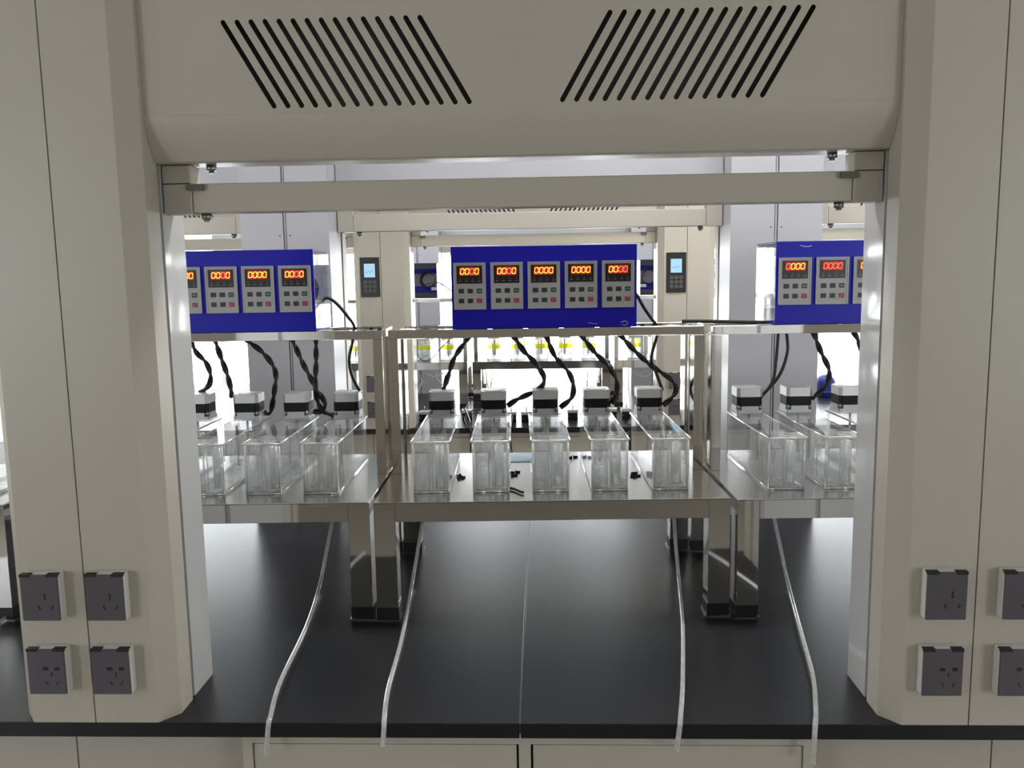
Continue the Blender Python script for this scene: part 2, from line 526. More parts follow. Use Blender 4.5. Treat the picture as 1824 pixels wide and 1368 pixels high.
def keypad(x, label):
    t = thing('keypad_panel', label, 'control panel', (x, Y2, 1.611), 0, 'keypad panels on the second bench')
    part('bezel', 'meter_black', CB(-.048, .048, -.006, 0, -.097, .097, .002), t, key='kp_b')
    part('screen', 'lcd', B(-.0275, .0265, -.0072, -.0058, -.0005, .066), t, key='kp_s')
    part('screen_text', 'module_grey', lambda: [mb := MB(), [mb.box(-.018 + i * .009, -.012 + i * .009, -.0076, -.0071, .022 + .006 * (i % 2), .026 + .006 * (i % 2)) for i in range(4)]][0], t, key='kp_t')
    k = 0
    for r in range(3):
        for c in range(3):
            x0, z0 = -.022 + c * .0225, -.024 - r * .0215
            b = part('button', 'button_black', lambda: MB().cyl((0, 0, 0), .0085, -.0015, 'y', 18), t, key='kp_btn', loc=(x0, -.006, z0))
            part('button_ring', 'mark', lambda: MB().ring((0, -.0017, 0), .0074, .0085, -.0002, 'y', 20), b, key='kp_ring')
            part('button_icon', 'mark', lambda: MB().box(-.003, .003, -.0022, -.0016, -.0008, .0008).box(-.0009, .0009, -.0022, -.0016, -.0035 if k % 2 else -.001, .003), b, key='kp_i%d' % (k % 2)); k += 1


keypad(-.805, 'black keypad panel with pale blue screen on the left second-bench column')
keypad(.697, 'black keypad panel with pale blue screen on the right second-bench column')

# ------------------------------------------------------------------ hoods and cross rails


def hood(xc, y, rz, hw, zb, label, slots=True):
    t = thing('exhaust_hood', label, 'exhaust hood', (xc, y, 0), rz, 'exhaust hoods')
    zs, zt, yf = 1.884, 2.36, .045
    holes = []
    if slots:
        for i in range(15):
            x = .4700 - i * .02275
            holes.append(slot_poly(x - .0765, 1.894, x, 2.026, .0040))
            holes.append(slot_poly(-x + .0765, 1.894, -x, 2.026, .0040))
    key = 'hoodf%.3f%d' % (hw, slots)
    part('front_panel', 'cream', lambda: plate_with_holes('front_panel', [(-hw, zs), (hw, zs), (hw, zt), (-hw, zt)], holes, .002, ['cream'], lambda a, b, c: (a, yf + c, b)), t, key=key)

    def lip():
        prof = []
        for i in range(11):
            a = i / 10
            prof.append((yf - .001 + .030 * a ** 1.7, zs - (zs - zb - .003) * a))
        prof += [(yf + .0305, zb + .001), (yf + .034, zb)]
        prof += [(.142, zb), (.142, zb + .002)] + [(p[0] + .002, p[1] + .0015) for p in prof[::-1]]
        mb = MB(); n = len(prof); k = 0
        mb.add([(-hw, a, b) for a, b in prof] + [(hw, a, b) for a, b in prof], [[i, (i + 1) % n, n + (i + 1) % n, n + i][::-1] for i in range(n)], smooth=True)
        mb.add([(-hw, a, b) for a, b in prof], [list(range(n))]); mb.add([(hw, a, b) for a, b in prof], [list(range(n))[::-1]])
        return mb
    part('lower_lip', 'cream', lip, t, key='lip%.3f%.3f' % (hw, zb))
    part('inner_panel', 'grey_panel', B(-hw, hw, .140, .142, zb + .002, 1.992), t, key='inp%.3f%.3f' % (hw, zb))
    part('light_baffle', 'hood_shade', lambda: MB().prism([(.0465, 2.16), (.140, 1.990), (.142, 1.992), (.0485, 2.162)], -hw, hw, 'x'), t, key='baf%.3f' % hw)  # unseen plate added to keep light out behind the slots
    part('filter', 'hood_shade', B(-hw + .003, hw - .003, .137, .1385, zb + .004, 1.991), t, key='flt%.3f%.3f' % (hw, zb))  # dark sheet added so the slots look unlit, not a real filter
    for s in (-1, 1):
        a, b = sorted((s * hw, s * (hw - .002)))
        part('end_plate', 'cream', lambda: MB().prism([(yf + .001, 2.16), (yf + .001, zs), (.09, zb + .02), (.140, zb + .002), (.140, 1.99)], a, b, 'x'), t, key='ep%.3f%d%.3f' % (hw, s, zb))
    for s in (-1, 1):
        part('knurled_bolt', 'screw', lambda: MB().cyl((0, 0, -.010), .0085, .010, 'z', 12).cyl((0, 0, -.014), .005, .004, 'z', 12), t, key='kbolt', loc=(s * .530, .115, zb))
    return t


def rail(xc, y, rz, hw, z0, z1, zb, label):
    t = thing('cross_rail', label, 'rail', (xc, y, 0), rz, 'cross rails')
    bx = hw - .050
    part('beam', 'cream', CB(-bx, bx, .10, .14, z0, z1, .0015), t, key='beam%.3f%.3f' % (hw, z0))
    for s in (-1, 1):
        a, b = sorted((s * (bx + .0008), s * hw))
        e = part('end_block', 'cream', CB(a, b, .098, .142, z0 - .001, zb, .0012), t, key='eb%.3f%d%.3f' % (hw, s, z0))
        part('end_groove', 'slit', B(a + .001, b - .001, .0972, .0982, z1 - .0008, z1 + .0008), e, key='eg%.3f%d%.3f' % (hw, s, z0))
        c, d = sorted((s * (bx - .022), s * (bx + .006)))
        part('bracket', 'bracket', B(c, d, .092, .10, z1 - .012, z1 - .002), t, key='br%.3f%d%.3f' % (hw, s, z0))
        part('knurled_bolt', 'screw', lambda: MB().cyl((0, 0, -.010), .0085, .010, 'z', 12).cyl((0, 0, -.014), .005, .004, 'z', 12), t, key='kbolt', loc=(s * (bx - .015), .12, z0))
    return t


HW = .6105
ZB1 = 1.8115
hood(0, 0, 0, HW, ZB1, 'large cream hood with two fans of slanted slots across the top front')
rail(0, 0, 0, HW, 1.7300, 1.7795, ZB1 - .001, 'cream rail right below the slotted hood at the front')
for bay, bw in ((0, 'middle'), (-1, 'left-hand'), (1, 'right-hand')):
    for (y, rz, w, dz) in ((BD, math.pi, 'rear side of the near bench', .030), (Y2, 0, 'front side of the second bench', .032), (Y2 + BD, math.pi, 'window side of the second bench', .032)):
        hood(bay * 1.5, y, rz, HW, ZB1 + dz, 'hood in the %s bay on the %s' % (bw, w))
        rail(bay * 1.5, y, rz, HW, 1.728 + dz, 1.782 + dz, ZB1 + dz - .001, 'rail below the hood in the %s bay on the %s' % (bw, w))

# ------------------------------------------------------------------ steel racks
RW, RD = .394, .254     # half width, half depth
RZ = .271               # tray height above the bench


def rack(x, y, rz, label):
    t = thing('steel_rack', label, 'rack', (x, y, BT), rz, 'stainless racks')
    for sx in (-1, 1):
        for sy in (-1, 1):
            x0, x1 = sorted((sx * RW, sx * (RW - .048))); y0, y1 = sorted((sy * RD, sy * (RD - .05)))
            l = part('leg', 'steel', CB(x0, x1, y0, y1, .026, RZ - .002, .0008), t, key='leg%d%d' % (sx, sy))
            part('foot', 'rubber', CB(x0 - .0012, x1 + .0012, y0 - .0012, y1 + .0012, .003, .030, .001), l, key='foot%d%d' % (sx, sy))
            part('foot_plate', 'steel', B(x0 - .004, x1 + .004, y0 - .004, y1 + .004, .0, .003), l, key='footp%d%d' % (sx, sy))
    lx = RW - .048
    part('front_beam', 'steel', CB(-lx, lx, -RD, -RD + .03, RZ - .045, RZ - .002, .0008), t, key='fb')
    part('rear_beam', 'steel', CB(-lx, lx, RD - .03, RD, RZ - .045, RZ - .002, .0008), t, key='rb')
    for s in (-1, 1):
        a, b = sorted((s * RW, s * (RW - .03)))
        part('side_beam', 'steel', CB(a, b, -RD + .05, RD - .05, RZ - .045, RZ - .002, .0008), t, key='sb%d' % s)
    part('tray', 'steel_tray', CB(-RW, RW, -RD - .001, RD + .001, RZ - .002, RZ, .0006), t, key='tray')
    # upper portal
    zt, pw = .6335, .0235
    for s in (-1, 1):
        a, b = sorted((s * (RW - .004), s * (RW - .004 - pw)))
        part('post', 'steel', CB(a, b, .018, .066, RZ, zt - .022, .0008), t, key='pf%d' % s)
        part('post', 'steel', CB(a, b, .130, .190, RZ, zt - .022, .0008), t, key='pr%d' % s)
        part('shelf_side', 'steel', CB(a, b, .018, .190, zt - .022, zt, .0008), t, key='ss%d' % s)
    q = RW - .004 - pw
    part('shelf_front', 'steel', CB(-q, q, .018, .04, zt - .022, zt, .0008), t, key='sf')
    part('shelf_back', 'steel', CB(-q, q, .168, .190, zt - .022, zt, .0008), t, key='sbk')
    part('shelf_bar', 'steel', CB(-.19, -.168, .04, .168, zt - .020, zt, .0008), t, key='sbar')
    part('shelf_bar', 'steel', CB(.168, .19, .04, .168, zt - .020, zt, .0008), t, key='sbar2')
    return t


def digit_mesh():
    mb = MB(); w, h, s = .0042, .0066, .0009
    for (x0, x1, z0, z1) in ((-w + s, w - s, h - s, h + s), (-w + s, w - s, -h - s, -h + s), (-w - s, -w + s, .0008, h - s * .5), (-w - s, -w + s, -h + s * .5, -.0008), (w - s, w + s, .0008, h - s * .5), (w - s, w + s, -h + s * .5, -.0008)):
        sh = .12
        vs = [(x + sh * z, y, z) for z in (z0, z1) for y in (-.0004, 0) for x in (x0, x1)]
        mb.add(vs, [(0, 2, 3, 1), (4, 5, 7, 6), (0, 1, 5, 4), (2, 6, 7, 3), (0, 4, 6, 2), (1, 3, 7, 5)])
    return mb


def control_box(x, y, rz, label, digits):
    """blue front panel with five digital meters, clear end panels, open back"""
    t = thing('control_box', label, 'control box', (x, y, BT + .6335), rz, 'blue control boxes')
    hw, h, d = .2275, .2015, .165
    part('front_panel', 'blue', CB(-hw, hw, 0, .004, 0, h, .0008), t, key='cb_f')
    part('top_panel', 'blue', B(-hw, hw, .004, d, h - .003, h), t, key='cb_t')
    part('bottom_panel', 'blue', B(-hw, hw, .004, d, 0, .003), t, key='cb_b')
    for z in (0.003, h - .033): part('back_lip', 'button_black', B(-hw + .003, hw - .003, d - .003, d, z, z + .030), t, key='cb_l%.3f' % z)
    for s in (-1, 1):
        a, b = sorted((s * hw, s * (hw - .003)))
        part('end_panel', ['acrylic_side', 'acrylic_edge'], B(a, b, .004, d, .003, h - .003, edge=1), t, key='cb_e%d' % s)
    for i in range(5):
        mx = (i - 2) * .0908 - .0005
        me = part('meter', 'meter_grey', CB(-.0395, .0395, -.0055, 0, -.057, .057, .0022), t, key='mt', loc=(mx, 0, .1055))
        part('bezel_rim', 'meter_grey', lambda: MB().box(-.0395, .0395, -.0068, -.0055, .0535, .057).box(-.0395, .0395, -.0068, -.0055, -.057, -.0535).box(-.0395, -.036, -.0068, -.0055, -.0535, .0535).box(.036, .0395, -.0068, -.0055, -.0535, .0535), me, key='mt_rim')
        part('display', 'meter_black', B(-.0315, .0308, -.0064, -.0054, .0062, .0495), me, key='mt_d')
        part('display_glow', 'digit_glow', B(-.0245, .0245, -.0067, -.0063, .0252, .0462), me, key='mt_g')
        for k in range(4):
            br = digits[i][k] == '1'
            part('digit', 'digit_bright' if br else 'digit_dim', digit_mesh, me, key='dg%d' % br, loc=(-.0176 + k * .0118, -.0067, .0357))
        for k in range(4):
            part('indicator', 'mark', lambda: MB().box(-.0030, .0030, -.0068, -.0063, -.0007, .0007).cyl((.0, -.0063, .0055), .0011, -.0005, 'y', 8), me, key='mt_i', loc=(-.0235 + k * .0157, 0, .0122))
        for r in range(2):
            for c in range(3):
                mm = 'button_black' if c < 2 else ('button_green', 'button_red')[r]
                bt = part('button', mm, CB(-.0066, .0066, -.0070, -.0050, -.0056, .0056, .0006), me, key='mt_b' + mm, loc=(-.0209 + c * .0220, 0, -.0118 - r * .0241))
                if c == 2:
                    part('button_text', 'mark', lambda: MB().box(-.004, -.0018, -.0073, -.0069, -.0016, .0016).box(-.0009, .0009, -.0073, -.0069, -.0016, .0016).box(.0018, .004, -.0073, -.0069, -.0016, .0016) if r == 0 else MB().prism([(-.004, -.004), (-.0032, -.004), (.004, .0034), (.004, .004), (.0034, .004), (-.004, -.0032)], -.0073, -.0069, 'y'), bt, key='mt_bt%d' % r)
        part('meter_housing', 'module_grey', B(-.027, .027, .0045, .045, -.036, .036), t, key='mt_h', loc=(mx, 0, .1055))
    # wiring seen through the open back
    def coil():
        mb = MB(); pts = []
        for k in range(40):
            a = k / 39 * 4.6 * math.pi; r = .044 + .002 * math.sin(a * 1.7)
            pts.append((r * math.cos(a), .09 + .0006 * k, r * math.sin(a)))
        return mb.sweep(pts, .0035, 6)
    for cx in (-.165, .165):
        part('wire_coil', 'cable', coil, t, key='cb_coil', loc=(cx, 0, .105))
        part('transformer', 'module_grey', lambda: MB().cyl((0, .056, 0), .036, .03, 'y', 24), t, key='cb_tr', loc=(cx, 0, .105))
    for cx in (-.20, .20): part('connector', 'white_plastic', CB(-.017, .017, .08, .11, 0, .018, .002), t, key='cb_cn', loc=(cx, 0, .045))
    return t


# ------------------------------------------------------------------ stirring tanks
TW, TD, TH = .0410, .360, .1175


def octa(h, c): return [(-h + c, -h), (h - c, -h), (h, -h + c), (h, h - c), (h - c, h), (-h + c, h), (-h, h - c), (-h, -h + c)]


def motor_parts(mo, shaft=None):
    """square stepper motor standing on its flange; mo is the flange mesh"""
    part('winding_body', 'motor_black', lambda: MB().prism(octa(.0325, .007), .0185, .0432), mo, key='mo_b')
    part('cap', 'motor_silver', lambda: MB().prism(octa(.0335, .0075), .043, .066).cyl((0, 0, .066), .026, .0012, 'z', 28), mo, key='mo_c')
    for sx in (-1, 1):
        for sy in (-1, 1):
            part('bolt', 'screw', lambda: MB().cyl((sx * .0275, sy * .0275, .010), .0042, .010, 'z', 10).cyl((sx * .0275, sy * .0275, .002), .0022, .0635, 'z', 8), mo, key='mo_s%d%d' % (sx, sy))


def motor_flange():
    h, n = .0335, .011
    pl = [(-h + n, -h), (h - n, -h), (h - n, -h + n), (h, -h + n), (h, h - n), (h - n, h - n), (h - n, h), (-h + n, h), (-h + n, h - n), (-h, h - n), (-h, -h + n), (-h + n, -h + n)]
    return MB().prism(octa(h, .003), 0, .0085).prism(pl, .0085, .0185)


def tank(x, y, z, rz, label, yellow=False, blk=0.0):
    t = thing('stirring_tank', label, 'tank', (x, y, z), rz, 'clear stirring tanks')
    A = ['acrylic', 'acrylic_edge']; e = .005
    part('base', A, B(-TW, TW, 0, TD, 0, .007, edge=1), t, key='tk_base')
    part('front_wall', A, B(-TW, TW, 0, e, .007, TH, edge=1), t, key='tk_f')
    part('back_wall', A, B(-TW, TW, TD - e, TD, .007, TH, edge=1), t, key='tk_bk')
    for s in (-1, 1):
        a, b = sorted((s * TW, s * (TW - e)))
        part('side_wall', A, B(a, b, e, TD - e, .007, TH, edge=1), t, key='tk_s%d' % s)
    # lid in two pieces, the front one with a round hole
    me = part('front_lid', A, lambda: plate_with_holes('front_lid', [(-.0445, -.003), (.0445, -.003), (.0445, .0855), (-.0445, .0855)], [circle_poly(.012, .033, .014)], .004, A, lambda a, b, c: (a, b, TH + .002 + c)), t, key='tk_lf')
    for p in me.data.polygons: p.material_index = 0 if abs(p.normal.z) > .7 else 1
    part('hole_collar', 'frosted', lambda: MB().ring((.012, .033, TH + .004), .0125, .0165, .0012), t, key='tk_hc')
    part('rear_lid', A, B(-.0445, .0445, .0875, TD + .003, TH, TH + .004, edge=1), t, key='tk_lr')
    # partitions and inner fittings
    for k, yy in enumerate((.0875, .185, .265)):
        part('partition', A, B(-TW + e, TW - e, yy, yy + .004, .007 + (.012 if k == 1 else 0), TH - .004 - .02 * k, edge=1), t, key='tk_p%d' % k)
    part('overflow_box', A, lambda: MB().box(-.0355, -.0325, .008, .075, .007, .093, edge=1).box(-.0070, -.0040, .008, .075, .007, .093, edge=1).box(-.0325, -.0070, .008, .011, .007, .093, edge=1).box(-.0325, -.0070, .072, .075, .007, .093, edge=1), t, key='tk_ob')
    part('rim_shade', 'module_grey', lambda: MB().box(-.0355, -.0040, .008, .0092, .0926, .0938).box(-.0355, -.0347, .008, .075, .0928, .0938), t, key='tk_or')  # grey strips draw the shaded top edge of the overflow box
    part('riser_tube', 'frosted', lambda: MB().ring((.018, .033, .010), .0105, .0120, .096, n=20), t, key='tk_rt')
    part('divider', A, B(.001, .004, .006, .0875, .007, TH - .006, edge=1), t, key='tk_dv')
    for sx in (-1, 1):
        part('foot_screw', 'screw', lambda: MB().cyl((sx * .028, -.0008, .0045), .0028, .003, 'y', 10), t, key='tk_fs%d' % sx)
    part('drain_fitting', 'frosted', lambda: MB().cyl((-.024, .03, .007), .009, .008, 'z', 14).cyl((.018, .033, .007), .013, .004, 'z', 16), t, key='tk_df')
    part('glue_bead', 'acrylic_edge', lambda: MB().box(-TW, TW, -.0015, 0, 0, .004).box(-TW, -TW + .006, -.001, 0, .004, .012).box(TW - .006, TW, -.001, 0, .004, .012), t, key='tk_gb')
    def glints():
        mb = MB()
        for sx in (-1, 1):
            mb.cyl((sx * (TW - .0012), .0002, .003), .0024, TH - .003, 'z', 10)
            mb.cyl((sx * .0440, -.003, TH + .0022), .0022, TD + .006, 'y', 8)
            mb.cyl((sx * (TW - .001), 0, .0022), .0022, TD, 'y', 8)
        mb.cyl((-.0445, -.0028, TH + .0022), .0024, .089, 'x', 8)
        mb.cyl((-TW, -.0002, .0024), .0024, 2 * TW, 'x', 8)
        return mb
    part('edge_glint', 'seam', glints, t, key='tk_glint')  # glossy strips added to imitate bright highlights on the acrylic edges
    # stirrer
    part('motor_plate', ['acrylic', 'acrylic_edge'], B(-.0345, .0345, .300, .366, TH + .004, TH + .008, edge=1), t, key='tk_mp')
    mo = part('motor', 'plate_grey', motor_flange, t, key='tk_mo', loc=(0, .333, TH + .0085))
    motor_parts(mo)
    for yy in (.225, .31):
        pad = part('paddle', 'frosted', lambda: MB().cbox(-.022, .022, -.0015, .0015, .028, .088, .0006), t, key='tk_pd', loc=(0, yy, 0), rot=(0, 0, .5 if yy < .3 else 1.2))
        part('shaft', 'screw', lambda: MB().cyl((0, 0, .02), .003, .102, 'z', 10), pad, key='tk_sh')
    part('coupling', 'frosted', lambda: MB().cyl((-.014, .135, .05), .0125, .060, 'z', 16).cyl((.016, .135, .07), .010, .040, 'z', 16), t, key='tk_cp')
    if yellow:
        part('yellow_tape', 'yellow', B(-.040, .034, TD + .0002, TD + .0008, .066, .092), t, key='tk_yt')
        part('yellow_tape', 'yellow', B(-.040, .034, -.0008, -.0002, .066, .092), t, key='tk_yt2')
    return t


def loc_on(rx, ry, rz, lx, ly):
    c, s = math.cos(rz), math.sin(rz)
    return rx + c * lx - s * ly, ry + s * lx + c * ly


ORD = ['first', 'second', 'third', 'fourth', 'fifth']
DIG_C = ['1101', '1101', '1111', '1111', '1100']
RACKS = [
    ('left', -.7480, .688, math.radians(1.3), -.7485, [-.870, -.738, -.6057, -.4731], ['1111', '1111', '1101', '1111', '1101'], -1.003),
    ('middle', .0485, .703, math.radians(1.7), .0450, [-.2185, -.0814, .0551, .1896, .3285], DIG_C, None),
    ('right', .8475, .716, math.radians(2.0), .8360, [.5888, .7179, .854, .990, 1.126], ['0111', '0000', '1111', '1101', '1111'], None),
]
for w, rx, ry, rz, bx, tx, dg, extra in RACKS:
    rack(rx, ry, rz, 'stainless steel rack on the near worktop, %s of the row of three' % w)
    # box front stands just behind the front edge of the shelf
    px, py = loc_on(rx, ry, rz, 0, .0205)
    control_box(bx, py + (bx - px) * math.sin(rz), rz, {'left': 'blue control box with red digits on the left rack, its end facing the middle',
                'middle': 'blue control box showing five complete meters in the middle of the picture',
                'right': 'blue control box on the right rack with a white scratch at its top'}[w], dg)
    xs = ([extra] if extra else []) + tx
    for i, x in enumerate(xs):
        fy = ry + math.sin(rz) * (x - rx) - (.703 - .5245)
        tank(x, fy, BT + RZ, rz, 'clear acrylic stirring tank with motor, %s from the left on the %s rack' % (ORD[i], w))

rack(-1.572, .690, math.radians(.6), 'stainless rack past the left column, seen as a sliver at the picture edge')
tank(-1.285, .511, BT + RZ, math.radians(.6), 'clear acrylic tank past the left column, a sliver at the picture edge')

# second bench: the same racks seen from behind
R2Y = Y2 + .62 + RD
for w, rx, bx in (('left', -.783, -.7835), ('middle', .035, .035), ('right', .845, .8275)):
    rack(rx, R2Y, math.pi, 'stainless rack on the second bench near the windows, %s of three' % w)
    control_box(bx, R2Y - .0205, math.pi, 'blue control box on the second bench seen from its open back, %s one' % w, DIG_C)
    for i in range(5):
        tank(rx + (i - 2) * .137, R2Y + .178, BT + RZ, math.pi, 'backlit tank with yellow tape, %s from the left on the second-bench %s rack' % (ORD[i], w), True)

# ------------------------------------------------------------------ cables


def cable(pts, r, label, tw=0.0, pitch=.05, group='black motor cables', name='motor_cable', m='cable', per=8):
    path = smooth_path(pts, per); mb = MB()
    if tw:
        L = [0.0]
        for a, b in zip(path, path[1:]): L.append(L[-1] + (b - a).length)
        t = (path[1] - path[0]).normalized(); u = t.orthogonal().normalized(); F = []
        for i, p in enumerate(path):
            t = (path[min(len(path) - 1, i + 1)] - path[max(0, i - 1)]).normalized()
            u = (u - t * u.dot(t)).normalized(); F.append((u.copy(), t.cross(u)))
        for ph in (0, math.pi):
            q = []
            for i, p in enumerate(path):
                a = L[i] / pitch * 2 * math.pi + ph
                q.append(p + (F[i][0] * math.cos(a) + F[i][1] * math.sin(a)) * tw)
            mb.sweep(q, r, 7, m and 0)
    else: mb.sweep(path, r, 8)
    c = part(name, m, lambda: mb)
    return tag(c, label, 'cable', group)


def cpx(pts, y0, y1):
    n = len(pts); return [at(p[0], p[1], Y=y0 + (y1 - y0) * i / (n - 1)) for i, p in enumerate(pts)]


TWC = [
    ([(338, 604), (350, 628), (367, 646), (375, 668), (372, 686), (357, 700)], 'left rack, hanging closest to the left column'),
    ([(379, 598), (384, 609), (394, 639), (406, 670), (414, 708)], 'left rack, dropping straight onto the second motor cap'),
    ([(434, 600), (442, 608), (470, 630), (490, 660), (489, 694), (481, 735), (466, 732)], 'left rack, bulging right against the grey column'),
    ([(516, 596), (522, 608), (540, 648), (560, 687), (566, 715), (577, 733), (598, 741)], 'left rack, crossing in front of the grey column seam'),
    ([(562, 596), (563, 610), (563, 650), (562, 690), (572, 704), (579, 720), (572, 732), (556, 733)], 'left rack, looping beside the fourth motor'),
    ([(838, 596), (832, 604), (810, 636), (799, 667), (789, 697)], 'middle rack, slanting left to the first motor'),
    ([(910, 594), (917, 602), (933, 625), (957, 651), (969, 673), (961, 692), (922, 711), (904, 723)], 'middle rack, swinging back left to the second motor'),
    ([(970, 592), (974, 600), (988, 634), (1012, 662), (1021, 686), (1018, 708), (998, 726)], 'middle rack, leading to the third motor'),
    ([(1032, 590), (1037, 599), (1059, 627), (1085, 654), (1098, 678), (1098, 700), (1089, 719)], 'middle rack, leading to the fourth motor'),
    ([(1100, 590), (1107, 599), (1127, 621), (1157, 649), (1192, 673), (1204, 691), (1197, 708), (1181, 722)], 'middle rack, long one to the fifth motor'),
    ([(1386, 586), (1386, 596), (1382, 644), (1375, 682), (1349, 715)], 'right rack, left strand to the first motor'),
    ([(1399, 586), (1402, 600), (1402, 630), (1386, 672), (1349, 713)], 'right rack, bowed strand to the first motor'),
    ([(1447, 584), (1450, 594), (1463, 628), (1477, 660), (1471, 687), (1446, 711)], 'right rack, bulging right towards the second motor'),
    ([(1518, 583), (1521, 592), (1528, 606), (1545, 650), (1550, 690), (1540, 705)], 'right rack, disappearing behind the right column'),
]
for pts, lab in TWC:
    thin = 'strand' in lab
    cable(cpx(pts, .872, .868), .0042 if not thin else .0044, 'black twisted cable on the ' + lab, 0 if thin else .0037, .085)
cable(cpx([(571, 582), (572, 555), (577, 534), (585, 531), (600, 541), (618, 562), (631, 582), (629, 604), (622, 641), (628, 672), (643, 701)], .84, .868), .0042, 'thick black cable arching out of the left control box end')
cable(cpx([(1128, 516), (1137, 530), (1147, 548), (1160, 567), (1169, 580), (1170, 598), (1160, 638), (1168, 662), (1180, 695)], .85, .868), .0042, 'thick black cable leaving the middle control box on its right')
cable([at(x, y, Y=.80) for x, y in ((1214, 572), (1250, 572), (1300, 573), (1350, 574), (1392, 574))], .0045, 'black cable lying on the shelf between middle and right control boxes')

# ------------------------------------------------------------------ clear drain tubes over the worktop
TUBES = [
    ([(597, 900, 1.085), (592, 930, 1.03), (583, 975, .95), (569, 1045, .862), (545, 1118, .855), (500, 1213, .855), (482, 1275, .856)], (478, 1290), (474, 1345), 'clear drain tube furthest left, below the left rack'),
    ([(757, 900, 1.085), (752, 932, 1.03), (745, 975, .95), (735, 1035, .862), (716, 1135, .855), (692, 1225, .855), (685, 1275, .856)], (684, 1288), (682, 1330), 'clear drain tube just right of the left pair of rack legs'),
    ([(1199, 890, 1.085), (1201, 928, 1.03), (1204, 975, .95), (1209, 1030, .862), (1216, 1110, .855), (1216, 1215, .855), (1212, 1280, .856)], (1211, 1292), (1205, 1338), 'clear drain tube just left of the right pair of rack legs'),
    ([(1374, 885, 1.085), (1379, 922, 1.03), (1390, 975, .95), (1404, 1040, .862), (1428, 1130, .855), (1448, 1205, .855), (1453, 1265, .856)], (1452, 1290), (1448, 1360), 'clear drain tube furthest right, below the right rack'),
]
for pts, e, d, lab in TUBES:
    P = [at(x, y, Z=z) for x, y, z in pts]
    P += [at(*e, Y=-.004) + Vector((0, 0, .002)), at(*d, Y=-.009)]
    P[-2].z = .848
    mb = MB(); path = smooth_path(P, 8)
    mb.sweep(path, .0046, 10, caps=False)
    tb = part('drain_tube', 'tube_clear', lambda: mb)
    tag(tb, lab, 'tube', 'clear drain tubes')
    core = part('tube_bore', 'cable_white', lambda: MB().sweep(path, .0012, 6), tb)

# ------------------------------------------------------------------ bits on the middle tray
ZT = BT + RZ


def loose_screw(px, py, label, n=3):
    p = at(px, py, Z=ZT)
    for k in range(n):
        o = part('loose_screw', 'motor_black', lambda: MB().cyl((0, 0, .0022), .0022, .009, 'x', 8).cyl((-.003, 0, .0022), .0040, .003, 'x', 8), None, key='lscrew',
                 loc=(p.x + (k % 2) * .009 - .004, p.y + (k // 2) * .012 + k * .008, ZT), rot=(0, 0, random.uniform(0, 6)))
        tag(o, label, 'screw', label)


loose_screw(820, 853, 'black loose screw lying between the first and second tanks', 3)
loose_screw(916, 848, 'black loose screw lying between the second and third tanks', 4)
loose_screw(1020, 816, 'black loose screw lying between the third and fourth tanks', 2)
loose_screw(1132, 850, 'black loose screw lying between the fourth and fifth tanks', 4)
a, b = at(905, 869, Z=ZT + .004), at(932, 877, Z=ZT + .004)
cable([a, a.lerp(b, .5) + Vector((0, -.004, .001)), b], [.0025, .0045], 'short black wire end lying in front of the gap after the second tank', name='wire_end') if False else tag(part('wire_end', 'cable', lambda: MB().sweep(smooth_path([a, a.lerp(b, .4) + Vector((0, .006, 0)), a.lerp(b, .75), b], 6), .0032, 7)), 'short black wire end lying on the tray right of the second tank', 'wire')
p = at(928, 815, Z=ZT)
tag(part('blue_sheet', 'blue_film', CB(-.033, .033, -.05, .05, 0, .0012, .0004), None, loc=(p.x, p.y - .005, ZT), rot=(0, 0, .04)), 'pale blue sheet lying at the tray rear between second and third tanks', 'sheet')


# scratches and film tears on the blue panels
def scratch(parent, pts, y):
    part('scratch', 'cable_white', lambda: MB().sweep([(p[0], y, p[1]) for p in pts], .0006, 5), parent)


for o in list(COL.objects):
    if o.get('category') == 'control box' and o.location.y < 2:
        if 'scratch' in o['label']: scratch(o, [(-.170, .1915), (-.160, .1885), (-.150, .1880), (-.142, .1905)], -.0005)
        elif 'middle of' in o['label']:
            scratch(o, [(.108, .0118), (.120, .009), (.130, .0085)], -.0005)
            scratch(o, [(.188, .0065 + .007)] + [(.198 + .007 * math.cos(k), .0085 + .006 * math.sin(k)) for k in (2.6, 1.9, 1.2, .5, -.2, -.9)] + [(.19, .006)], -.0005)

# ------------------------------------------------------------------ second bench: spare motors, wires, hanging tubes
SP = [(-.362, 3.06), (-.262, 3.0), (-.2149, 3.09), (-.125, 2.99), (-.045, 2.985), (.055, 3.04), (.198, 3.04), (.305, 3.05), (.405, 3.06), (.482, 3.06), (-.98, 3.05), (-.91, 2.97), (-.585, 3.03)]
for i, (x, y) in enumerate(SP):
    t = thing('spare_motor', 'spare motor with upright shaft on the second worktop, %s' % (
        ['behind the first tank', 'left of the second tank', 'tangled in white wires', 'right of the second tank', 'left of the third motor', 'hidden behind the third tank', 'between third and fourth tanks', 'behind the fourth tank', 'right of the fourth motor', 'left of the fifth tank', 'far left, by the left rack', 'far left, nearest the edge', 'partly hidden left of the first tank'][i]), 'motor', (x, y, BT), random.uniform(-.1, .1), 'spare motors on the second worktop')
    part('body', 'motor_black', lambda: MB().prism(octa(.0262, .004), 0, .040), t, key='sm_b')
    part('face_plate', 'plate_grey', lambda: MB().prism(octa(.0282, .004), .040, .054), t, key='sm_f')
    part('shaft', 'screw', lambda: MB().cyl((0, 0, .054), .0027, .026, 'z', 10), t, key='sm_s')
    for s in (-1, 1): part('screw', 'screw', lambda: MB().cyl((s * .02, -.0262, .022), .0025, -.002, 'y', 8), t, key='sm_sc%d' % s)


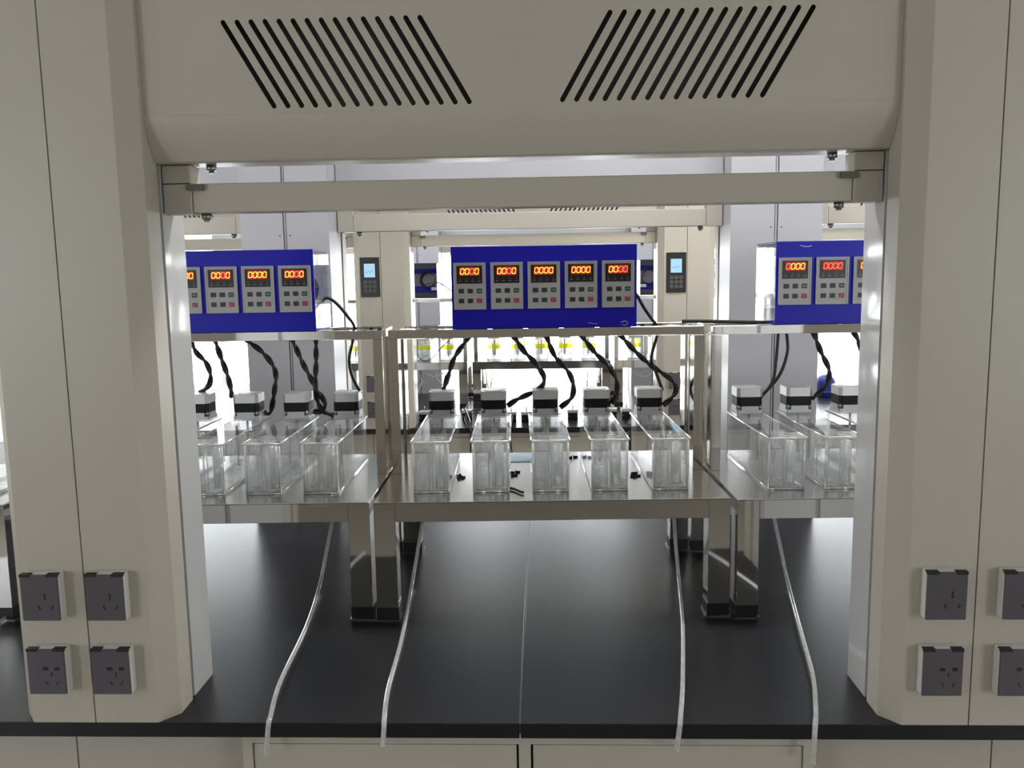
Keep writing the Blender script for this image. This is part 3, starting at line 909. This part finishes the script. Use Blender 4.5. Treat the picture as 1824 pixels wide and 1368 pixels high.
def wire(px, y, r, label, m='cable', z=None):
    cable([at(a, b, Y=yy) for (a, b), yy in zip(px, y)], r, label, m=m, group='thin wires on the second bench', name='thin_wire', per=6)


for k, (x0, x1, xe) in enumerate(((826, 838, 841), (848, 832, 842), (862, 848, 845), (870, 836, 838))):
    wire([(x0, 727), (x1 - 3, 742), (x1, 757), (xe, 775), (xe, 812)], [3.02, 2.95, 2.84, 2.795, 2.79], .0032, 'black wire %s over the second bench edge beside the second tank' % ['bent left', 'crossing right', 'from behind the second tank', 'thin inner one'][k])
for k, (x0, x1) in enumerate(((829, 838), (866, 851), (872, 858))):
    wire([(x0, 726), ((x0 + x1) / 2, 738), (x1, 752)], [3.02, 2.95, 2.85], .0018, 'white wire %s among the spare motors beside the second tank' % ['leaning right', 'leaning left', 'in the middle'][k], 'cable_white')
wire([(914, 735), (912, 750), (909, 770), (911, 800), (914, 812)], [3.0, 2.86, 2.795, 2.79, 2.79], .0032, 'black wire hanging over the second bench edge before the third tank')
for k in range(3):
    wire([(1124 + 3 * k, 740), (1119 + k, 755), (1121 + 2 * k, 772), (1121 + 2 * k, 812)], [3.04, 2.9, 2.80, 2.79], .0030, 'black wire %s hanging before the fifth tank' % ['leftmost', 'centre one', 'rightmost'][k])
wire([(804, 592), (800, 606), (785, 620), (772, 636), (757, 643), (746, 636), (744, 620), (744, 605)], [3.43] * 8, .0026, 'thin black wire drooping in a loop left of the first twisted cable')
wire([(755, 507), (776, 503), (790, 508), (806, 520)], [3.44, 3.42, 3.42, 3.42], .0030, 'thin black wire leaving the left second-bench control box')
# clear loops below the second-bench racks
LP = [([(742, 664), (752, 678), (748, 690), (744, 700)], 'left of the first tank'), ([(757, 664), (774, 671), (790, 664)], 'small one above the first tank'),
      ([(776, 661), (780, 676), (792, 685), (804, 668)], 'second one above the first tank'), ([(866, 662), (868, 684), (874, 700)], 'beside the second rack leg pair'),
      ([(878, 662), (875, 684), (869, 702)], 'crossing the second rack leg pair'), ([(1126, 658), (1136, 668), (1150, 671), (1164, 662)], 'left of the fifth tank, wide'),
      ([(1132, 658), (1140, 664), (1152, 658)], 'left of the fifth tank, narrow'), ([(1047, 659), (1046, 680), (1046, 700)], 'hanging straight behind the fourth tank')]
for px, lab in LP:
    c = cable([at(x, y, Y=3.46) for x, y in px], .0030, 'white tube under the second-bench racks, ' + lab, m='cable_white', group='tubes under the second-bench racks', name='hanging_tube', per=6)
    c['category'] = 'tube'

# far-left tube in the next bay
P = [at(-30, 1140, Z=.856), at(0, 1108, Z=.856), at(30, 1082, Z=.856), at(60, 1050, Z=.856)]
tb = tag(part('drain_tube', 'tube_clear', lambda: MB().sweep(smooth_path(P, 6), .0046, 10, caps=False)), 'clear tube at the far left edge behind the left column', 'tube', 'clear drain tubes')

# rounded blue canister standing on the second worktop
c = at(1469, 706, Z=BT)
t = thing('blue_canister', 'rounded blue plastic canister on the second worktop, glimpsed beside the right cables', 'canister', (c.x, c.y, BT))


def lathe(prof, n=28):
    mb = MB(); k = len(prof)
    vs = [(r * math.cos(2 * math.pi * i / n), r * math.sin(2 * math.pi * i / n), z) for r, z in prof for i in range(n)]
    fs = [[q * n + i, q * n + (i + 1) % n, (q + 1) * n + (i + 1) % n, (q + 1) * n + i] for q in range(k - 1) for i in range(n)]
    mb.add(vs, fs, smooth=True); mb.add(vs[:n], [list(range(n))[::-1]]); mb.add(vs[-n:], [list(range(n))])
    return mb


part('base', 'stool_blue', lambda: lathe([(.040, 0), (.047, .006), (.052, .033)]), t)
part('seam_ring', 'white_plastic', lambda: lathe([(.053, .033), (.053, .036)]), t)
part('dome', 'stool_blue', lambda: lathe([(.056, .036), (.057, .07)] + [(.057 * math.cos(q * math.pi / 16), .085 + .050 * math.sin(q * math.pi / 16)) for q in range(8)]), t)
